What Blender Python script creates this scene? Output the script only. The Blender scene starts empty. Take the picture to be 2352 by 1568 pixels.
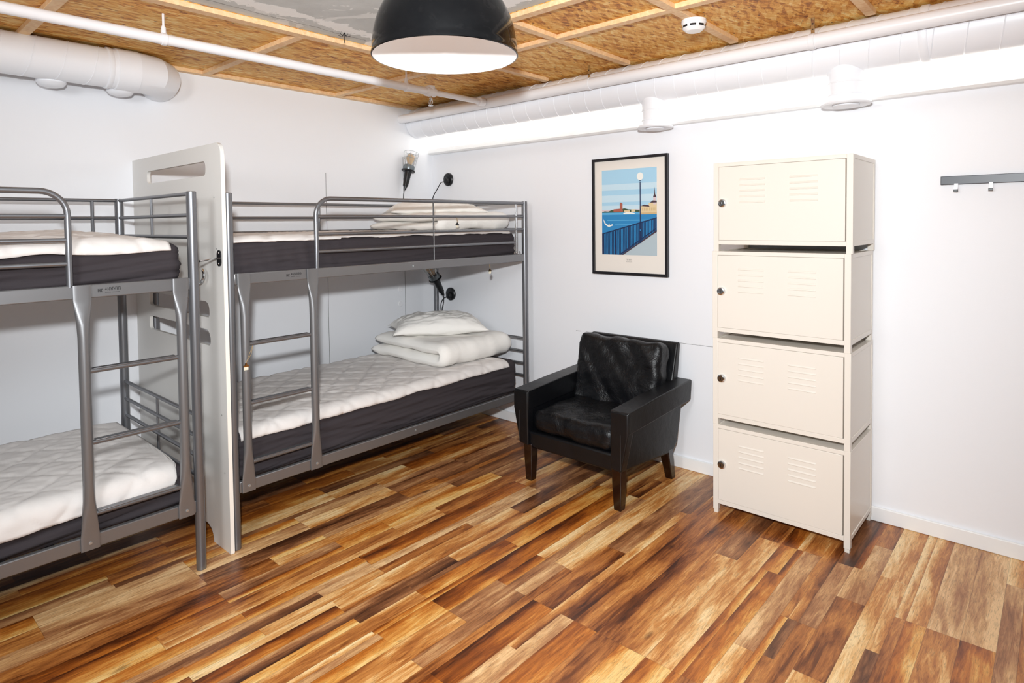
import bpy, bmesh, math, random
from mathutils import Vector, Matrix, noise
from mathutils.geometry import tessellate_polygon
C = bpy.context.scene.collection
PI = math.pi
R = math.radians

# ------------------------------------------------------------------ camera
CAM = Vector((3.8938, -3.4053, 1.4709))
cd = bpy.data.cameras.new('camera'); cam = bpy.data.objects.new('camera', cd); C.objects.link(cam)
r_ = Vector((0.7479, 0.6637, -0.0114)).normalized()
d_ = Vector((-0.6636, 0.7473, -0.0333)).normalized()
u_ = r_.cross(d_).normalized(); d_ = u_.cross(r_).normalized()
cam.matrix_world = Matrix(((r_.x, u_.x, -d_.x, CAM.x), (r_.y, u_.y, -d_.y, CAM.y), (r_.z, u_.z, -d_.z, CAM.z), (0, 0, 0, 1)))
cd.sensor_width = 36; cd.lens = 1425.73 / 2352 * 36
cd.shift_x = 0.0; cd.shift_y = -(784 - 559.42) / 2352
cd.clip_start = 0.05
bpy.context.scene.camera = cam

# ------------------------------------------------------------------ world, lights, exposure
sc = bpy.context.scene
sc.view_settings.view_transform = 'Standard'; sc.view_settings.look = 'None'
sc.view_settings.gamma = 1; sc.view_settings.use_curve_mapping = False
sc.view_settings.exposure = 0.07
w = bpy.data.worlds.new('world'); sc.world = w; w.use_nodes = True
bg = w.node_tree.nodes['Background']; bg.inputs[0].default_value = (1.0, 0.965, 0.95, 1); bg.inputs[1].default_value = 0.14

def light(name, kind, loc, energy, col=(1, 1, 1), size=.1, rot=None, size_y=None):
    l = bpy.data.lights.new(name, kind); l.energy = energy; l.color = col
    if kind == 'AREA':
        l.size = size
        if size_y: l.shape = 'RECTANGLE'; l.size_y = size_y
    else: l.shadow_soft_size = size
    o = bpy.data.objects.new(name, l); o.location = loc
    if rot: o.rotation_euler = rot
    C.objects.link(o); return o
FL = Vector((3.85, -3.44, 1.77))
flash = light('camera_flash', 'SPOT', FL, 405, (0.945, 0.98, 1.0), .05)
flash.data.spot_size = R(118); flash.data.spot_blend = 1
flash.rotation_euler = (Vector((1.6, -0.75, 1.2)) - FL).to_track_quat('-Z', 'Y').to_euler()
light('added_room_fill', 'POINT', (2.9, -4.3, 2.08), 92, (.97, .985, 1.0), .3)  # soft fill added out of view for the room's ambient light, no fixture modelled
cove = light('cove_light', 'AREA', (2.7, -.035, 2.09), 9, (1.0, .96, .86), 5.3, (R(160), 0, 0), .02)

# ------------------------------------------------------------------ helpers
def s2l(c):
    return tuple((v / 12.92 if v <= .04045 else ((v + .055) / 1.055) ** 2.4) for v in (x / 255 for x in c)) + (1,)
def mat(name, col, rough=.5, metal=0, spec=.5, coat=0, bump=0, bscale=60, var=0, vscale=3, emit=None, estr=0, trans=0):
    m = bpy.data.materials.new(name); m.use_nodes = True; nt = m.node_tree; b = nt.nodes['Principled BSDF']
    c = s2l(col)
    b.inputs['Base Color'].default_value = c; b.inputs['Roughness'].default_value = rough; b.inputs['Metallic'].default_value = metal
    b.inputs['Specular IOR Level'].default_value = spec; b.inputs['Coat Weight'].default_value = coat
    b.inputs['Transmission Weight'].default_value = trans
    if emit: b.inputs['Emission Color'].default_value = s2l(emit); b.inputs['Emission Strength'].default_value = estr
    tc = nt.nodes.new('ShaderNodeTexCoord')
    if var:
        n = nt.nodes.new('ShaderNodeTexNoise'); n.inputs['Scale'].default_value = vscale; n.inputs['Detail'].default_value = 4
        nt.links.new(tc.outputs['Object'], n.inputs['Vector'])
        mx = nt.nodes.new('ShaderNodeMix'); mx.data_type = 'RGBA'
        mx.inputs[6].default_value = tuple(v * (1 - var) for v in c[:3]) + (1,); mx.inputs[7].default_value = tuple(min(1, v * (1 + var)) for v in c[:3]) + (1,)
        nt.links.new(n.outputs['Fac'], mx.inputs[0]); nt.links.new(mx.outputs[2], b.inputs['Base Color'])
    if bump:
        n = nt.nodes.new('ShaderNodeTexNoise'); n.inputs['Scale'].default_value = bscale; n.inputs['Detail'].default_value = 5
        nt.links.new(tc.outputs['Object'], n.inputs['Vector'])
        bp = nt.nodes.new('ShaderNodeBump'); bp.inputs['Strength'].default_value = bump; bp.inputs['Distance'].default_value = .004
        nt.links.new(n.outputs['Fac'], bp.inputs['Height']); nt.links.new(bp.outputs[0], b.inputs['Normal'])
    return m

class MB:
    def __init__(s): s.v = []; s.f = []; s.m = []
    def add(s, vs, fs, m=0):
        o = len(s.v); s.v += [tuple(v) for v in vs]; s.f += [tuple(i + o for i in f) for f in fs]; s.m += [m] * len(fs); return s
    def box(s, a, b, m=0):
        x0, y0, z0 = (min(p, q) for p, q in zip(a, b)); x1, y1, z1 = (max(p, q) for p, q in zip(a, b))
        return s.add([(x0, y0, z0), (x1, y0, z0), (x1, y1, z0), (x0, y1, z0), (x0, y0, z1), (x1, y0, z1), (x1, y1, z1), (x0, y1, z1)],
                     [(0, 3, 2, 1), (4, 5, 6, 7), (0, 1, 5, 4), (1, 2, 6, 5), (2, 3, 7, 6), (3, 0, 4, 7)], m)
    def rings(s, rs, m=0, cap=True, close=False):
        n = len(rs[0]); vs = [p for r in rs for p in r]; fs = []
        k = len(rs)
        for i in range(k if close else k - 1):
            for j in range(n):
                a = i * n + j; b = i * n + (j + 1) % n; c = ((i + 1) % k) * n + (j + 1) % n; d = ((i + 1) % k) * n + j
                fs.append((a, b, c, d))
        if cap and not close: fs.append(tuple(range(n - 1, -1, -1))); fs.append(tuple((k - 1) * n + j for j in range(n)))
        return s.add(vs, fs, m)
    def tube(s, pts, r, n=12, m=0, cap=True, close=False):
        pts = [Vector(p) for p in pts]; k = len(pts); rs = []; prev = None
        for i, p in enumerate(pts):
            if close: t = pts[(i + 1) % k] - pts[i - 1]
            else: t = pts[min(i + 1, k - 1)] - pts[max(i - 1, 0)]
            t.normalize()
            if prev is None:
                a = Vector((0, 0, 1)) if abs(t.z) < .9 else Vector((1, 0, 0)); u = t.cross(a).normalized()
            else: u = (prev - t * prev.dot(t)).normalized()
            v = t.cross(u); prev = u
            rr = r[i] if isinstance(r, (list, tuple)) else r
            rs.append([p + (u * math.cos(2 * PI * j / n) + v * math.sin(2 * PI * j / n)) * rr for j in range(n)])
        return s.rings(rs, m, cap, close)
    def lathe(s, prof, c=(0, 0, 0), n=32, m=0, axis=(0, 0, 1), cap=True):
        q = Vector((0, 0, 1)).rotation_difference(Vector(axis)); c = Vector(c)
        return s.rings([[c + q @ Vector((r * math.cos(2 * PI * j / n), r * math.sin(2 * PI * j / n), z)) for j in range(n)] for r, z in prof], m, cap)
    def prism(s, poly, fn, t0, t1, m=0, holes=()):
        loops = [list(poly)] + [list(h) for h in holes]
        flat = [p for l in loops for p in l]
        tris = tessellate_polygon([[Vector((p[0], p[1], 0)) for p in l] for l in loops])
        n = len(flat); vs = [fn(p[0], p[1], t0) for p in flat] + [fn(p[0], p[1], t1) for p in flat]
        fs = [tuple(t) for t in tris] + [tuple(i + n for i in reversed(t)) for t in tris]
        o = 0
        for l in loops:
            k = len(l)
            for j in range(k): a = o + j; b = o + (j + 1) % k; fs.append((a, b, b + n, a + n))
            o += k
        return s.add(vs, fs, m)
    def grid(s, fn, nu, nv, m=0):
        vs = [fn(i / nu, j / nv) for j in range(nv + 1) for i in range(nu + 1)]
        return s.add(vs, [(j * (nu + 1) + i, j * (nu + 1) + i + 1, (j + 1) * (nu + 1) + i + 1, (j + 1) * (nu + 1) + i) for j in range(nv) for i in range(nu)], m)

def obj(name, mb, mats, parent=None, bevel=0, seg=2, smooth=True, angle=35, weld=False, solid=0, sub=0, label=None):
    me = bpy.data.meshes.new(name); me.from_pydata([tuple(v) for v in mb.v], [], mb.f)
    if not isinstance(mats, (list, tuple)): mats = [mats]
    for m in mats: me.materials.append(m)
    for p, k in zip(me.polygons, mb.m): p.material_index = k
    bm = bmesh.new(); bm.from_mesh(me)
    if weld: bmesh.ops.remove_doubles(bm, verts=bm.verts, dist=1e-5)
    bmesh.ops.recalc_face_normals(bm, faces=bm.faces); bm.to_mesh(me); bm.free()
    if smooth:
        me.polygons.foreach_set('use_smooth', [True] * len(me.polygons)); me.set_sharp_from_angle(angle=R(angle))
    o = bpy.data.objects.new(name, me); C.objects.link(o)
    if parent: o.parent = parent
    if solid:
        q = o.modifiers.new('solid', 'SOLIDIFY'); q.thickness = solid; q.offset = 1
    if bevel:
        q = o.modifiers.new('bevel', 'BEVEL'); q.width = bevel; q.segments = seg; q.limit_method = 'ANGLE'; q.angle_limit = R(40)
    if sub:
        q = o.modifiers.new('sub', 'SUBSURF'); q.levels = sub; q.render_levels = sub
    if label: o['label'] = label
    return o
def tag(o, label, cat, group=None):
    o['label'] = label; o['category'] = cat
    if group: o['group'] = group
    return o
def thing(name, label, cat, loc=(0, 0, 0), group=None, rot=None):
    o = bpy.data.objects.new(name, None); C.objects.link(o); o.location = loc; o.empty_display_size = .1
    if rot: o.rotation_euler = rot
    return tag(o, label, cat, group)
def struct(name, mb, m, **k):
    o = obj(name, mb, m, **k); o['kind'] = 'structure'; return o
def arc(c, r, a0, a1, n, fn):
    return [fn(c[0] + r * math.cos(R(a0 + (a1 - a0) * i / n)), c[1] + r * math.sin(R(a0 + (a1 - a0) * i / n))) for i in range(n + 1)]
def rrect(x0, z0, x1, z1, r, n=6):
    r = r if isinstance(r, (list, tuple)) else [r] * 4   # bl, br, tr, tl
    I = lambda a, b: (a, b); out = []
    for (cx, cz), rr, a in (((x0 + r[0], z0 + r[0]), r[0], 180), ((x1 - r[1], z0 + r[1]), r[1], 270), ((x1 - r[2], z1 - r[2]), r[2], 0), ((x0 + r[3], z1 - r[3]), r[3], 90)):
        out += arc((cx, cz), rr, a, a + 90, n if rr > 0.001 else 0, I) if rr > .001 else [(cx, cz)]
    return out
def smooth(p, n=8):
    p = [Vector(q) for q in p]; p = [p[0] * 2 - p[1]] + p + [p[-1] * 2 - p[-2]]; out = []
    for i in range(1, len(p) - 2):
        for j in range(n):
            t = j / n; out.append(.5 * ((2 * p[i]) + (-p[i - 1] + p[i + 1]) * t + (2 * p[i - 1] - 5 * p[i] + 4 * p[i + 1] - p[i + 2]) * t * t + (-p[i - 1] + 3 * p[i] - 3 * p[i + 1] + p[i + 2]) * t ** 3))
    return out + [p[-2]]
def N(x, y, z): return noise.noise(Vector((x, y, z)))

# ------------------------------------------------------------------ materials
class NT:
    def __init__(s, name):
        s.m = bpy.data.materials.new(name); s.m.use_nodes = True; s.t = s.m.node_tree; s.b = s.t.nodes['Principled BSDF']
        g = s.t.nodes.new('ShaderNodeNewGeometry'); s.pos = g.outputs['Position']
        sp = s.t.nodes.new('ShaderNodeSeparateXYZ'); s.t.links.new(s.pos, sp.inputs[0]); s.x, s.y, s.z = sp.outputs
    def _set(s, inp, v):
        if hasattr(v, 'is_linked') or isinstance(v, bpy.types.NodeSocket): s.t.links.new(v, inp)
        else: inp.default_value = v
    def M(s, op, a, b=None, c=None):
        n = s.t.nodes.new('ShaderNodeMath'); n.operation = op
        for i, v in enumerate((a, b, c)):
            if v is not None: s._set(n.inputs[i], v)
        return n.outputs[0]
    def vec(s, x, y, z=0.0):
        n = s.t.nodes.new('ShaderNodeCombineXYZ')
        for i, v in enumerate((x, y, z)): s._set(n.inputs[i], v)
        return n.outputs[0]
    def white(s, v):
        n = s.t.nodes.new('ShaderNodeTexWhiteNoise'); n.noise_dimensions = '3D'; s.t.links.new(v, n.inputs['Vector']); return n.outputs['Value']
    def noise(s, v, scale=1, detail=3, dist=0, rough=.5):
        n = s.t.nodes.new('ShaderNodeTexNoise'); s.t.links.new(v, n.inputs['Vector']); n.inputs['Scale'].default_value = scale
        n.inputs['Detail'].default_value = detail; n.inputs['Distortion'].default_value = dist; n.inputs['Roughness'].default_value = rough
        return n.outputs['Fac']
    def ramp(s, f, stops, interp='LINEAR'):
        n = s.t.nodes.new('ShaderNodeValToRGB'); s.t.links.new(f, n.inputs[0]); e = n.color_ramp.elements; n.color_ramp.interpolation = interp
        while len(e) < len(stops): e.new(.5)
        for q, (p, c) in zip(e, stops): q.position = p; q.color = s2l(c) if len(c) == 3 else c
        return n.outputs[0]
    def mix(s, f, a, b, mode='MIX'):
        n = s.t.nodes.new('ShaderNodeMix'); n.data_type = 'RGBA'; n.blend_type = mode
        s._set(n.inputs[0], f); s._set(n.inputs[6], a); s._set(n.inputs[7], b); return n.outputs[2]
    def bump(s, h, st, d=.002):
        n = s.t.nodes.new('ShaderNodeBump'); n.inputs['Strength'].default_value = st; n.inputs['Distance'].default_value = d
        s.t.links.new(h, n.inputs['Height']); s.t.links.new(n.outputs[0], s.b.inputs['Normal'])

def floor_mat():
    k = NT('laminate_strips'); M = k.M
    px = M('DIVIDE', M('SUBTRACT', k.x, 2.463), .0985)
    col = M('FLOOR', px); fx = M('SUBTRACT', px, col)
    h1 = k.white(k.vec(col, 3.3, 1.0)); h3 = k.white(k.vec(col, 8.1, 2.0))
    yu = M('DIVIDE', k.y, .263)
    seg = M('FLOOR', M('DIVIDE', M('ADD', yu, M('FLOOR', M('MULTIPLY', h1, 6.0))), 5.0))
    hs = k.white(k.vec(col, seg, 5.0))
    split = M('MULTIPLY', M('GREATER_THAN', hs, .55), M('ADD', .28, M('MULTIPLY', k.white(k.vec(col, seg, 9.0)), .45)))
    sub = M('GREATER_THAN', fx, split)
    sid = M('ADD', M('MULTIPLY', col, 2.0), sub)
    n_ = M('ADD', 2.0, M('FLOOR', M('MULTIPLY', k.white(k.vec(sid, 1.7, 4.0)), 3.99)))
    off = M('FLOOR', M('MULTIPLY', k.white(k.vec(sid, 6.6, 7.0)), 7.0))
    yy = M('DIVIDE', M('ADD', M('ADD', yu, off), .02), n_)
    cell = M('FLOOR', yy); fy = M('SUBTRACT', yy, cell)
    c1 = k.white(k.vec(sid, cell, 11.0)); c2 = k.white(k.vec(sid, cell, 13.0)); c3 = k.white(k.vec(sid, cell, 17.0))
    # across the strip 0..1 position
    w = M('ADD', M('MULTIPLY', sub, M('SUBTRACT', 1.0, split)), M('MULTIPLY', M('SUBTRACT', 1.0, sub), M('MAXIMUM', split, .001)))
    fr = M('DIVIDE', M('SUBTRACT', fx, M('MULTIPLY', sub, split)), w)
    gx = M('ADD', M('MULTIPLY', k.x, 1.0), M('MULTIPLY', c1, 37.0)); gy = M('ADD', k.y, M('MULTIPLY', c2, 23.0))
    big = k.noise(k.vec(M('MULTIPLY', gx, 15.0), M('MULTIPLY', gy, 2.4)), 1, 3, .7)
    mid = k.noise(k.vec(M('MULTIPLY', gx, 62.0), M('MULTIPLY', gy, 6.0)), 1, 6, 1.0, .65)
    fine = k.noise(k.vec(M('MULTIPLY', gx, 330.0), M('MULTIPLY', gy, 24.0)), 1, 4, .3, .7)
    t = M('ADD', M('ADD', M('MULTIPLY', c1, .58), M('MULTIPLY', M('SUBTRACT', big, .5), 1.15)), M('MULTIPLY', M('SUBTRACT', mid, .5), .95))
    t = M('ADD', t, M('MULTIPLY', M('MULTIPLY', M('SUBTRACT', fr, .5), M('SUBTRACT', c3, .5)), 1.1))
    t = M('ADD', t, .25)
    warm = k.ramp(t, [(.0, (66, 30, 10)), (.2, (122, 66, 28)), (.4, (170, 104, 50)), (.58, (200, 134, 68)), (.76, (228, 178, 114)), (1., (248, 216, 162))])
    cool = k.ramp(t, [(.0, (64, 35, 20)), (.3, (122, 76, 46)), (.55, (168, 114, 72)), (.8, (208, 160, 108)), (1., (236, 196, 144))])
    orng = k.ramp(t, [(.0, (70, 30, 8)), (.3, (140, 72, 22)), (.55, (190, 112, 40)), (.8, (222, 160, 80)), (1., (240, 200, 130))])
    c = k.mix(M('GREATER_THAN', c2, .62), warm, cool); c = k.mix(M('GREATER_THAN', c3, .78), c, orng)
    c = k.mix(M('MULTIPLY', M('SUBTRACT', 1.0, M('SMOOTHSTEP' if False else 'MINIMUM', M('MULTIPLY', M('MAXIMUM', M('SUBTRACT', fine, .28), 0.0), 5.0), 1.0)), .55), c, s2l((70, 34, 14)))
    fl = k.noise(k.vec(M('MULTIPLY', gx, 120.0), M('MULTIPLY', gy, 16.0)), 1, 4, 1.2, .65)
    c = k.mix(M('MULTIPLY', M('MINIMUM', M('MULTIPLY', M('MAXIMUM', M('SUBTRACT', fl, .56), 0.0), 6.0), 1.0), .5), c, s2l((84, 44, 20)))
    # knots
    kn = k.t.nodes.new('ShaderNodeTexVoronoi'); kn.inputs['Scale'].default_value = 1.0
    k.t.links.new(k.vec(M('MULTIPLY', k.x, 7.0), M('MULTIPLY', k.y, 2.6)), kn.inputs['Vector'])
    kf = M('MAXIMUM', M('SUBTRACT', 1.0, M('DIVIDE', kn.outputs['Distance'], .10)), 0.0)
    c = k.mix(M('MULTIPLY', kf, .9), c, s2l((40, 18, 8)))
    # joint lines
    e = M('MINIMUM', M('MULTIPLY', M('MINIMUM', fr, M('SUBTRACT', 1.0, fr)), M('MULTIPLY', w, .0985)), M('MULTIPLY', M('MINIMUM', fy, M('SUBTRACT', 1.0, fy)), M('MULTIPLY', n_, .263)))
    line = M('LESS_THAN', e, .0009)
    c = k.mix(M('MULTIPLY', line, .35), c, s2l((60, 30, 14)))
    k.t.links.new(c, k.b.inputs['Base Color'])
    k.b.inputs['Roughness'].default_value = .33; k.b.inputs['Specular IOR Level'].default_value = .45
    k.bump(fine, .12, .001)
    return k.m

def osb_mat():
    k = NT('oriented_strand_board'); M = k.M
    def flake(a, s1, s2, z, dist):
        ca, sa = math.cos(a), math.sin(a)
        X = M('ADD', M('MULTIPLY', k.x, ca), M('MULTIPLY', k.y, sa)); Y = M('SUBTRACT', M('MULTIPLY', k.y, ca), M('MULTIPLY', k.x, sa))
        v = k.t.nodes.new('ShaderNodeTexVoronoi'); v.inputs['Scale'].default_value = 1; v.inputs['Randomness'].default_value = 1
        dn = k.noise(k.pos, 9, 2)
        k.t.links.new(k.vec(M('ADD', M('MULTIPLY', X, s1), M('MULTIPLY', dn, dist)), M('MULTIPLY', Y, s2), z), v.inputs['Vector'])
        sp = k.t.nodes.new('ShaderNodeSeparateXYZ'); k.t.links.new(v.outputs['Color'], sp.inputs[0])
        return sp.outputs[0], v.outputs['Distance']
    a, da = flake(R(80), 13, 60, 0., 1.5); b, db = flake(R(110), 15, 75, 4., 1.5); c_, dc = flake(R(60), 22, 90, 9., 1.)
    big = k.noise(k.pos, 2.2, 3)
    f = M('ADD', M('MULTIPLY', a, .38), M('ADD', M('MULTIPLY', b, .3), M('MULTIPLY', c_, .26)))
    f = M('ADD', f, M('MULTIPLY', M('SUBTRACT', big, .5), .5))
    col = k.ramp(f, [(.05, (140, 76, 16)), (.26, (204, 132, 44)), (.42, (232, 168, 74)), (.6, (240, 190, 104)), (.8, (250, 218, 148))])
    gr = k.noise(k.vec(M('MULTIPLY', k.x, 260.), M('MULTIPLY', k.y, 40.)), 1, 4, 1.)
    col = k.mix(M('MULTIPLY', M('MINIMUM', M('MULTIPLY', M('MAXIMUM', M('SUBTRACT', gr, .6), 0.), 7.), 1.), .5), col, s2l((110, 60, 22)))
    dk = k.t.nodes.new('ShaderNodeTexVoronoi'); dk.inputs['Scale'].default_value = 1
    k.t.links.new(k.vec(M('MULTIPLY', k.x, 30.), M('MULTIPLY', k.y, 14.)), dk.inputs['Vector'])
    col = k.mix(M('MULTIPLY', M('LESS_THAN', dk.outputs['Distance'], .11), .8), col, s2l((90, 46, 20)))
    k.t.links.new(col, k.b.inputs['Base Color']); k.b.inputs['Roughness'].default_value = .6
    k.bump(f, .4, .003)
    return k.m

def wood_mat(name, a, b, sx=60, sy=4, rough=.6):
    k = NT(name); M = k.M
    n = k.noise(k.vec(M('MULTIPLY', k.x, sx), M('MULTIPLY', k.y, sy), M('MULTIPLY', k.z, 40.)), 1, 4, .3)
    k.t.links.new(k.ramp(n, [(.3, a), (.7, b)]), k.b.inputs['Base Color']); k.b.inputs['Roughness'].default_value = rough
    return k.m

def concrete_mat():
    k = NT('bare_concrete'); M = k.M
    n = k.noise(k.pos, 3, 6, .2, .6)
    base = k.ramp(n, [(.3, (186, 190, 190)), (.7, (214, 218, 218))])
    # run of white plaster smeared along the boards, and loose blotches
    e = k.noise(k.pos, 9, 5, .6, .7)
    dx = M('ABSOLUTE', M('SUBTRACT', k.x, 1.33)); dy = M('ABSOLUTE', M('ADD', k.y, 1.42))
    st = M('GREATER_THAN', M('SUBTRACT', M('MULTIPLY', e, .22), M('MINIMUM', dx, dy)), .065)
    bl = M('GREATER_THAN', k.noise(k.pos, 4.2, 5, .8, .62), .60)
    c = k.mix(M('MAXIMUM', st, M('MULTIPLY', bl, .5)), base, s2l((248, 250, 250)))
    cr = M('LESS_THAN', M('ABSOLUTE', M('SUBTRACT', M('ADD', k.x, M('MULTIPLY', e, .06)), 1.265)), .004)
    c = k.mix(M('MULTIPLY', cr, .5), c, s2l((90, 90, 88)))
    k.t.links.new(c, k.b.inputs['Base Color']); k.b.inputs['Roughness'].default_value = .8
    k.bump(e, .5, .004); return k.m

WALL = mat('white_wall_paint', (240, 241, 245), .55, bump=.05, bscale=180)
WPAINT = mat('white_gloss_paint', (240, 240, 243), .3)
DUCT = mat('white_duct_paint', (243, 245, 250), .35)
TRIMW = mat('white_trim', (242, 242, 242), .4)
FLOORM = floor_mat(); OSB = osb_mat(); CONC = concrete_mat()
PINE = wood_mat('planed_pine', (232, 188, 138), (246, 214, 170), 50, 50)
STEEL = mat('silver_grey_lacquer', (128, 129, 133), .36, metal=.75)
STEEL2 = mat('silver_grey_lacquer_light', (134, 134, 136), .38, metal=.7)
CHROME = mat('chrome', (215, 216, 218), .15, metal=1)
ZINC = mat('zinc', (190, 196, 200), .3, metal=.8)
DARK = mat('black_plastic', (16, 17, 20), .35)
PRINTK = mat('dark_print', (48, 48, 50), .6)
BOARD = mat('white_melamine', (222, 220, 216), .4)
BEDGE = mat('pale_board_edge', (240, 232, 222), .5)
MATT = mat('charcoal_mattress_cover', (60, 55, 58), .85, spec=.15, bump=.15, bscale=500)
LINEN = mat('white_cotton', (242, 239, 234), .85, spec=.2, bump=.3, bscale=45)
PADM = mat('white_quilted_cotton', (222, 217, 214), .85, spec=.2, bump=.5, bscale=28)
SEAM = mat('dark_joint', (70, 66, 62), .8)
BRASS = mat('brass', (190, 140, 80), .3, metal=1)
CREAM = mat('cream_powder_coat', (228, 221, 211), .33)
GAP = mat('painted_gap_shade', (120, 112, 102), .8)  # shade inside the locker door gaps, put in as a plate colour

# ------------------------------------------------------------------ room
CZ = 2.40
struct('floor', MB().box((0, -5.2, -.05), (5.6, 0, 0)), FLOORM)
wl = struct('wall_left', MB().box((-.12, -5.2, 0), (0, .12, 2.6)), WALL)
wr = struct('wall_right', MB().box((0, 0, 0), (5.6, .12, 2.6)), WALL)
b = MB(); b.box((-.001, -.992, .09), (.0007, -.9895, 1.84)); b.box((-.001, -.3035, .09), (.0007, -.301, 2.0))
obj('panel_joint', b, SEAM, wl)
b = MB()
random.seed(4)
zc = .739
for i in range(26):
    x0 = 1.44 + i * .04
    if i < 9 and i % 3 == 1: continue
    b.box((x0, -.0007, zc + i * .0003 + random.uniform(-.001, .001)), (x0 + .041, .001, zc + i * .0003 + random.uniform(.0012, .0028)))
obj('panel_joint', b, SEAM, wr)
struct('ceiling', MB().box((1.165, -5.2, CZ + .005), (5.6, -1.29, 2.6)), CONC)
b = MB(); b.box((0, -5.2, CZ), (1.165, 0, CZ + .2)); b.box((1.165, -1.31, CZ), (5.6, 0, CZ + .2))
struct('ceiling_1', b, OSB)
bh = MB().box((0, -.015, 0), (5.6, 0, .07)); struct('baseboard_right', bh, TRIMW, bevel=.004)
struct('baseboard_left', MB().box((0, -5.2, 0), (.015, -.015, .07)), TRIMW, bevel=.004)
z0, z1 = 2.378, CZ
k = 0
def batten(a, b_):
    global k; k += 1
    struct('trim_%d' % k, MB().box((a[0], a[1], z0), (b_[0], b_[1], z1)), PINE, bevel=.0015)
batten((0, -5.2), (.045, 0))
batten((1.12, -5.2), (1.172, -1.268))
batten((1.172, -1.315), (5.6, -1.268))
for yc in (-3.62, -2.72, -1.81): batten((.045, yc - .022), (1.12, yc + .022))
batten((.045, -.93), (5.6, -.885))
for xc in (1.39, 1.99, 2.62, 3.24, 3.86):
    batten((xc - .021, -.885), (xc + .021, -.238)); batten((xc - .021, -1.268), (xc + .021, -.93))
# cove ledge with the hidden strip light
b = MB(); b.prism([(0, 2.034), (-.045, 2.034), (-.055, 2.045), (-.055, 2.078), (-.048, 2.078), (-.046, 2.058), (0, 2.054)], lambda a, c, t: (t, a, c), 0.012, 5.6)
struct('trim_cove', b, TRIMW)
LEDM = mat('lit_strip', (255, 250, 235), .5, emit=(255, 246, 224), estr=9)
o = obj('light_strip', MB().box((.02, -.044, 2.0585), (5.5, -.03, 2.064)), LEDM)
tag(o, 'glowing white strip light lying hidden in the ledge along the right wall', 'strip light')

# ------------------------------------------------------------------ ducts and pipes
def helix(b, axis, c, r, a0, a1, pitch, hand=1, rr=.003, n=28, ph=0):
    pts = []; k = int((a1 - a0) / pitch * n)
    for i in range(k + 1):
        s = a0 + (a1 - a0) * i / k; th = hand * 2 * PI * s / pitch + ph
        p, q = r * math.cos(th), r * math.sin(th)
        pts.append((s, c[0] + p, c[1] + q) if axis == 'x' else (c[0] + p, s, c[1] + q))
    b.tube(pts, rr, 5)
DY, DZ, DR = -.152, 2.272, .119
t = thing('ventilation_duct', 'long white spiral air duct hanging along the right wall above the glowing ledge', 'duct', (0, 0, 2.15))
ofs = Vector((0, 0, -2.15))
b = MB().lathe([(DR, .004), (DR, 5.6)], (0, DY, DZ - 2.15), 64, axis=(1, 0, 0)); helix(b, 'x', (DY, DZ - 2.15), DR, .02, 5.58, .118, -1, .003)
obj('duct_tube', b, DUCT, t)
b = MB().lathe([(DR + .003, 3.42), (DR + .006, 3.425), (DR + .006, 3.45), (DR + .003, 3.455)], (0, DY, DZ - 2.15), 64, axis=(1, 0, 0)); obj('coupling_collar', b, DUCT, t)
for vx, vr in ((2.12, .073), (3.12, .079)):
    b = MB().lathe([(vr, 2.02 - 2.15), (vr, 2.05 - 2.15), (vr + .0025, 2.052 - 2.15), (vr + .0025, 2.056 - 2.15), (vr, 2.058 - 2.15), (vr, 2.105 - 2.15), (vr + .0025, 2.107 - 2.15), (vr + .0025, 2.111 - 2.15), (vr, 2.113 - 2.15), (vr, 2.2 - 2.15)], (vx, DY, 0), 40)
    v = obj('air_valve', b, DUCT, t)
    q = vr + .03
    b = MB().lathe([(vr - .012, 2.012 - 2.15), (vr + .0, 2.006 - 2.15), (q - .006, 2.006 - 2.15), (q, 2.012 - 2.15), (q - .003, 2.02 - 2.15), (vr - .008, 2.024 - 2.15)], (vx, DY, 0), 40)
    obj('valve_flange', b, DUCT, v)
    b = MB().lathe([(.002, 1.998 - 2.15), (vr - .03, 1.998 - 2.15), (vr - .021, 2.003 - 2.15), (vr - .023, 2.012 - 2.15), (.002, 2.014 - 2.15)], (vx, DY, 0), 40)
    obj('valve_disc', b, DUCT, v)
    b = MB().lathe([(vr - .004, 2.014 - 2.15), (vr - .006, 2.018 - 2.15), (.002, 2.019 - 2.15)], (vx, DY, 0), 40)
    obj('valve_gap', b, SEAM, v)

LX, LZ, LR = .2, 2.292, .099
t = thing('ventilation_duct', 'white air duct along the left wall ending in an elbow above the left bunk', 'duct', (LX, -2.3, 2.19))
o_ = Vector((LX, -2.3, 2.19)); cz = LZ - 2.19
b = MB().lathe([(LR, -2.8), (LR, -.06)], (0, 0, cz), 56, axis=(0, 1, 0)); helix(b, 'y', (0, cz), LR, -2.78, -.08, .128, 1, .003, ph=.6)
obj('duct_tube', b, DUCT, t)
b = MB().lathe([(LR + .001, -.085), (LR + .006, -.08), (LR + .006, -.066), (LR + .002, -.06), (LR + .003, -.045), (LR + .008, -.04), (LR + .008, .06)], (0, 0, cz), 56, axis=(0, 1, 0))
obj('elbow_sleeve', b, DUCT, t)
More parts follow.
